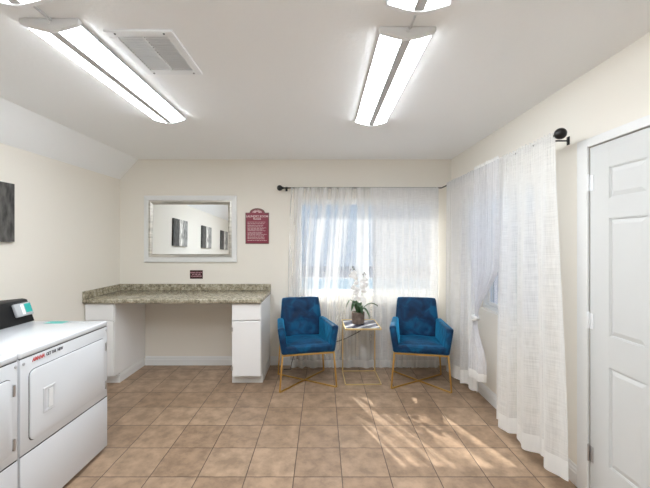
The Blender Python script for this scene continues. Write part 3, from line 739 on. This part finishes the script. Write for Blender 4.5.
# ------------------------------------------------------------------ blue armchairs
def soft(mb, c, bev, seg=4): mb.hexa(c, bev, seg)
def armchair(label, loc, rz):
    t = thing('armchair', label, 'chair', loc, rz, 'blue velvet armchairs')
    L = Matrix.Identity(4)
    def B(mb, name, mat, par=None, **k):
        o = mb.build(name, mat, None, **k); o.parent = par or t; return o
    z0 = .372
    mb = MB(); soft(mb, [(-.262, -.272, z0), (.262, -.272, z0), (.240, .20, z0), (-.240, .20, z0), (-.268, -.282, .452), (.268, -.282, .452), (.246, .21, .440), (-.246, .21, .440)], .022)
    B(mb, 'seat', M['velvet'], smooth=True, flat_angle=60)
    # cushion pad between the arms, slightly crowned
    bm = bmesh.new(); nx, ny = 16, 14; g = []
    for i in range(nx + 1):
        row = []
        for j in range(ny + 1):
            u = i / nx * 2 - 1; v_ = j / ny * 2 - 1
            hw = .222 - .010 * (v_ + 1) / 2
            crown = (1 - abs(u) ** 4) * (1 - abs(v_) ** 4)
            row.append(bm.verts.new((u * hw, -.040 + v_ * .215, .432 + .034 * crown + .003 * math.sin(u * 5 + v_ * 3))))
        g.append(row)
    for i in range(nx):
        for j in range(ny): bm.faces.new((g[i][j], g[i + 1][j], g[i + 1][j + 1], g[i][j + 1]))
    m = MB(); m.bm.free(); m.bm = bm; B(m, 'seat_cushion', M['velvet'], smooth=True, flat_angle=180)
    # backrest: tapered, leaning, with dimples pressed in its face
    bm = bmesh.new(); nx, nz = 26, 26
    def bp(u, w, side):
        z = .405 + (.852 - .405) * w
        hw = .250 + (.214 - .250) * w
        yc = .185 + .085 * w; th = .085 - .025 * w
        ex = (1 - abs(u) ** 8) * (1 - abs(2 * w - 1) ** 10)
        y = yc - side * th / 2 * (.35 + .65 * ex ** .5 if ex > 0 else .35)
        if side > 0:
            y -= .012 * (1 - u * u) * (1 - (2 * w - 1) ** 2)
            for (du, dw) in ((-.38, .66), (.38, .66), (0, .42), (-.38, .20), (.38, .20)):
                d2 = ((u - du) * .23) ** 2 + ((w - dw) * .45) ** 2; y += .014 * math.exp(-d2 / .0006)
            y += .004 * noise.noise(Vector((u * 3, w * 4, 1)))
        rc = 1 - .035 * max(0, abs(2 * w - 1) - .90) * 10 * (1 if w > .5 else 0)
        return (u * hw * rc, y, z - (.006 * abs(u) ** 6 if w > .9 else 0))
    fr = [[bm.verts.new(bp(i / nx * 2 - 1, j / nz, 1)) for j in range(nz + 1)] for i in range(nx + 1)]
    bk = [[bm.verts.new(bp(i / nx * 2 - 1, j / nz, -1)) for j in range(nz + 1)] for i in range(nx + 1)]
    for i in range(nx):
        for j in range(nz):
            bm.faces.new((fr[i][j], fr[i + 1][j], fr[i + 1][j + 1], fr[i][j + 1])); bm.faces.new((bk[i][j], bk[i][j + 1], bk[i + 1][j + 1], bk[i + 1][j]))
        bm.faces.new((fr[i][nz], fr[i + 1][nz], bk[i + 1][nz], bk[i][nz])); bm.faces.new((fr[i][0], bk[i][0], bk[i + 1][0], fr[i + 1][0]))
    for j in range(nz):
        bm.faces.new((fr[0][j], fr[0][j + 1], bk[0][j + 1], bk[0][j])); bm.faces.new((fr[nx][j], bk[nx][j], bk[nx][j + 1], fr[nx][j + 1]))
    m = MB(); m.bm.free(); m.bm = bm; B(m, 'backrest', M['velvet'], smooth=True, flat_angle=70)
    for s in (-1, 1):
        mb = MB(); th = .068
        c = [(s * .272, -.278, z0), (s * .250, .225, z0), (s * (.250 - th), .225, z0), (s * (.272 - th), -.278, z0),
             (s * .314, -.285, .636), (s * .270, .225, .634), (s * (.270 - th), .225, .634), (s * (.314 - th), -.285, .642)]
        if s < 0: c = [c[3], c[2], c[1], c[0], c[7], c[6], c[5], c[4]]
        soft(mb, c, .020); B(mb, 'armrest', M['velvet'], smooth=True, flat_angle=60)
    # gold frame: rim under the seat, four legs, crossed floor bars
    mb = MB(); w = .017; zr = .3635
    P = [(-.262, -.262, zr), (.262, -.262, zr), (.240, .205, zr), (-.240, .205, zr)]
    for k in range(4): mb.bar(P[k], P[(k + 1) % 4], w, w)
    B(mb, 'seat_rim', M['gold'], smooth=True)
    Ft = [(-.290, -.262, .007), (.290, -.262, .007), (.262, .215, .007), (-.262, .215, .007)]
    for k in range(4):
        mb = MB(); mb.bar((P[k][0], P[k][1], P[k][2] - .005), Ft[k], w, w, (0, 1, 0)); B(mb, 'leg', M['gold'], smooth=True)
    for a, b in ((0, 2), (1, 3)):
        mb = MB(); mb.bar(Ft[a], Ft[b], w, .0135); B(mb, 'crossbar', M['gold'], smooth=True)
    return t
armchair('blue velvet armchair on gold legs, left of the side table', (-.196, 3.690, 0), R(12.5))
armchair('blue velvet armchair on gold legs, right of the side table near the corner', (1.030, 3.670, 0), R(-10.5))

# ------------------------------------------------------------------ side table
tt = thing('side_table', 'small gold C-shaped side table with grey veined marble top between the armchairs', 'table', (.42, 3.775, 0), R(1.5))
def Bt(mb, name, mat, par=None, **k):
    o = mb.build(name, mat, None, **k); o.parent = par or tt; return o
hx, hy0, hy1, zt = .187, -.215, .215, .585
mb = MB(); mb.box(-hx + .004, hx - .004, hy0 + .004, hy1 - .004, zt - .012, zt - .003); Bt(mb, 'marble_top', M['marble'])
mb = MB(); C4 = [(-hx, hy0, zt - .006), (hx, hy0, zt - .006), (hx, hy1, zt - .006), (-hx, hy1, zt - .006)]
for k in range(4): mb.bar(C4[k], C4[(k + 1) % 4], .010, .018)
Bt(mb, 'top_rim', M['palegold'], smooth=True)
for s in (-1, 1):
    mb = MB(); mb.bar((s * (hx - .002), hy1 - .06, zt - .015), (s * (hx - .002), hy1 - .06, .008), .014, .014); Bt(mb, 'leg', M['palegold'], smooth=True)
mb = MB(); D4 = [(-hx, hy0, .006), (hx, hy0, .006), (hx, hy1 - .055, .006), (-hx, hy1 - .055, .006)]
for k in range(4): mb.bar(D4[k], D4[(k + 1) % 4], .012, .011)
Bt(mb, 'base_frame', M['palegold'], smooth=True)

# ------------------------------------------------------------------ orchid
ox, oy, oz = .395, 3.800, .583
orc = thing('potted_orchid', 'white orchid with two stems in a rough brown pot on the side table', 'potted plant', (ox, oy, oz))
mb = MB(); mb.lathe([(.058, 0), (.066, .006), (.070, .05), (.072, .10), (.071, .128), (.064, .130), (.062, .115)], (ox, oy, oz), 28); mb.build('pot', M['pot'], orc, smooth=True)
mb = MB(); mb.lathe([(0, .122), (.03, .124), (.063, .116), (.063, .105), (0, .105)], (ox, oy, oz), 20); mb.build('moss', M['soil'], orc, smooth=True)
def leaf(dirx, diry, L, rise, droop, w=.026):
    bm = bmesh.new(); n = 12; rows = []
    d = Vector((dirx, diry, 0)).normalized(); sd = Vector((-d.y, d.x, 0)); b0 = Vector((ox, oy, oz + .118)) + d * .018
    for i in range(n + 1):
        t = i / n; c = b0 + d * L * t + Vector((0, 0, rise * math.sin(math.pi * min(1, t * .9)) - droop * t * t)); ww = w * (math.sin(math.pi * (t * .93 + .05)) ** .6) * (1 - .1 * t)
        rows.append([bm.verts.new(c + sd * ww * k + Vector((0, 0, .010 * abs(k) - (.0015 if q else 0)))) for q in (0, 1) for k in (-1, -.5, 0, .5, 1)])
    for i in range(n):
        for k in range(4):
            bm.faces.new((rows[i][k], rows[i][k + 1], rows[i + 1][k + 1], rows[i + 1][k])); bm.faces.new((rows[i][5 + k], rows[i + 1][5 + k], rows[i + 1][6 + k], rows[i][6 + k]))
        bm.faces.new((rows[i][0], rows[i + 1][0], rows[i + 1][5], rows[i][5])); bm.faces.new((rows[i][4], rows[i][9], rows[i + 1][9], rows[i + 1][4]))
    m = MB(); m.bm.free(); m.bm = bm; m.build('leaf', M['leaf'], orc, smooth=True, flat_angle=180)
for a in ((-1, -.25, .12, .135, -.02), (-.55, -.6, .10, .11, 0), (1, -.2, .20, .09, -.05, .016), (.9, -.6, .13, .07, .08), (.25, .8, .09, .10, 0), (-.3, .7, .11, .12, 0), (.35, -.9, .08, .09, .03)): leaf(*a)
def blossom(c, face, size):
    """five petals and a lip around a centre, one mesh"""
    mb = MB(); f = Vector(face).normalized(); r = f.cross(Vector((0, 0, 1))).normalized(); u = r.cross(f).normalized(); c = Vector(c)
    for k, (ang, ln, wd) in enumerate(((90, 1, .42), (180 + 8, 1.0, .62), (-8, 1.0, .62), (232, .95, .40), (308, .95, .40))):
        a = R(ang + 12 * random.uniform(-1, 1)); d = r * math.cos(a) + u * math.sin(a); s_ = f.cross(d).normalized(); n = 7; rows = []
        for i in range(n + 1):
            t = i / n; w = size * wd * math.sin(math.pi * (t * .9 + .08)) ** .7
            p = c + d * size * ln * t + f * size * (.20 * t - .25 * t * t)
            rows.append([mb.bm.verts.new(p + s_ * w * kk + f * (-.12 * size * kk * kk) * 1) for kk in (-1, -.5, 0, .5, 1)] + [mb.bm.verts.new(p + s_ * w * kk * .97 + f * (-.12 * size * kk * kk - .0012)) for kk in (-1, -.5, 0, .5, 1)])
        for i in range(n):
            for kk in range(4):
                mb.bm.faces.new((rows[i][kk], rows[i][kk + 1], rows[i + 1][kk + 1], rows[i + 1][kk])); mb.bm.faces.new((rows[i][5 + kk], rows[i + 1][5 + kk], rows[i + 1][6 + kk], rows[i][6 + kk]))
    return mb
for (pts, fl, bud) in (
    ([(-.018, 0, .11), (-.026, 0, .25), (-.032, -.005, .40), (-.040, -.012, .52), (-.055, -.02, .60), (-.068, -.025, .635)],
     [(-.072, -.030, .535, -.3), (-.028, -.035, .510, .3), (-.020, -.030, .455, .5), (-.055, -.035, .405, -.5), (-.010, -.035, .385, .3), (-.030, -.035, .345, 0), (-.022, -.030, .285, .3), (-.048, -.03, .560, 0)],
     [(-.060, -.022, .628), (-.085, -.03, .600), (-.045, -.02, .605)]),
    ([(.030, 0, .11), (.038, 0, .22), (.044, -.004, .34), (.050, -.01, .46), (.060, -.015, .54), (.070, -.02, .575)],
     [(.078, -.030, .500, .4), (.045, -.035, .475, -.3), (.082, -.035, .435, .5), (.045, -.035, .420, -.4), (.060, -.035, .375, 0), (.030, -.03, .290, -.2), (.055, -.035, .262, .3)],
     [(.066, -.022, .560), (.086, -.025, .548), (.052, -.02, .545)])):
    mb = MB(); base = Vector((ox, oy, oz)); mb.tube([base + Vector(p) for p in pts], [.0035, .0035, .003, .003, .0025, .002], 8); st = mb.build('stem', M['stem'], orc, smooth=True)
    for (x, y, z, sx_) in fl:
        c = base + Vector((x, y, z)); fc = (sx_, -1, .05); b = blossom(c, fc, random.uniform(.031, .038)).build('blossom', M['petal'], st, smooth=True, flat_angle=180)
    for p in bud:
        mb = MB(); mb.lathe([(0, -.010), (.006, -.006), (.0085, 0), (.006, .007), (0, .011)], tuple(base + Vector(p)), 10); mb.build('bud', M['bud'], st, smooth=True)
# cord drooping from behind the table to the floor behind the left chair
mb = MB(); P0 = [(.475, 3.965, .50), (.44, 3.975, .455), (.36, 3.98, .41), (.27, 3.98, .365), (.17, 3.98, .33), (.08, 3.98, .295), (-.02, 3.975, .27), (-.12, 3.97, .26), (-.25, 3.975, .235), (-.33, 3.98, .18), (-.36, 3.985, .08), (-.37, 3.985, .006), (-.45, 3.98, .006)]
mb.tube(P0, .0045, 8); tag(mb.build('power_cord', M['cord'], smooth=True), 'thin black power cord sagging between side table and left armchair', 'cord')

# ------------------------------------------------------------------ light, sky, camera
sun = bpy.data.lights.new('sun', 'SUN'); sun.energy = 10.5; sun.angle = R(.6); sun.color = (1, .95, .88)
so = bpy.data.objects.new('sun', sun); col.objects.link(so)
el = math.atan(.985 / 1.077); dv = Vector((.40, -1, 0)).normalized() * math.cos(el) + Vector((0, 0, -math.sin(el)))
so.rotation_euler = dv.to_track_quat('-Z', 'Y').to_euler(); so.location = (-2, 10, 8)
w = bpy.data.worlds.new('sky'); sc.world = w; w.use_nodes = True; nt = w.node_tree; nt.nodes.clear()
out = nt.nodes.new('ShaderNodeOutputWorld'); bg = nt.nodes.new('ShaderNodeBackground'); sk = nt.nodes.new('ShaderNodeTexSky')
sk.sky_type = 'NISHITA'; sk.sun_disc = False; sk.sun_elevation = el; sk.sun_rotation = R(-22); sk.air_density = 1; sk.dust_density = 2.5
bg.inputs[1].default_value = .42
nt.links.new(sk.outputs[0], bg.inputs[0]); nt.links.new(bg.outputs[0], out.inputs[0])
cd = bpy.data.cameras.new('camera'); cd.sensor_width = 36; cd.lens = 36 * F / 650; cd.shift_x = (325 - PX) / 650; cd.shift_y = -(244 - PY) / 650; cd.clip_start = .05
co = bpy.data.objects.new('camera', cd); col.objects.link(co); co.location = (0, 0, CH); co.rotation_euler = (R(90), 0, 0)
sc.camera = co
vs = sc.view_settings; vs.view_transform = 'Standard'; vs.look = 'None'; vs.gamma = 1; vs.use_curve_mapping = False; vs.exposure = 0
sc.cycles.transparent_max_bounces = 16; sc.cycles.max_bounces = 10; sc.cycles.diffuse_bounces = 6
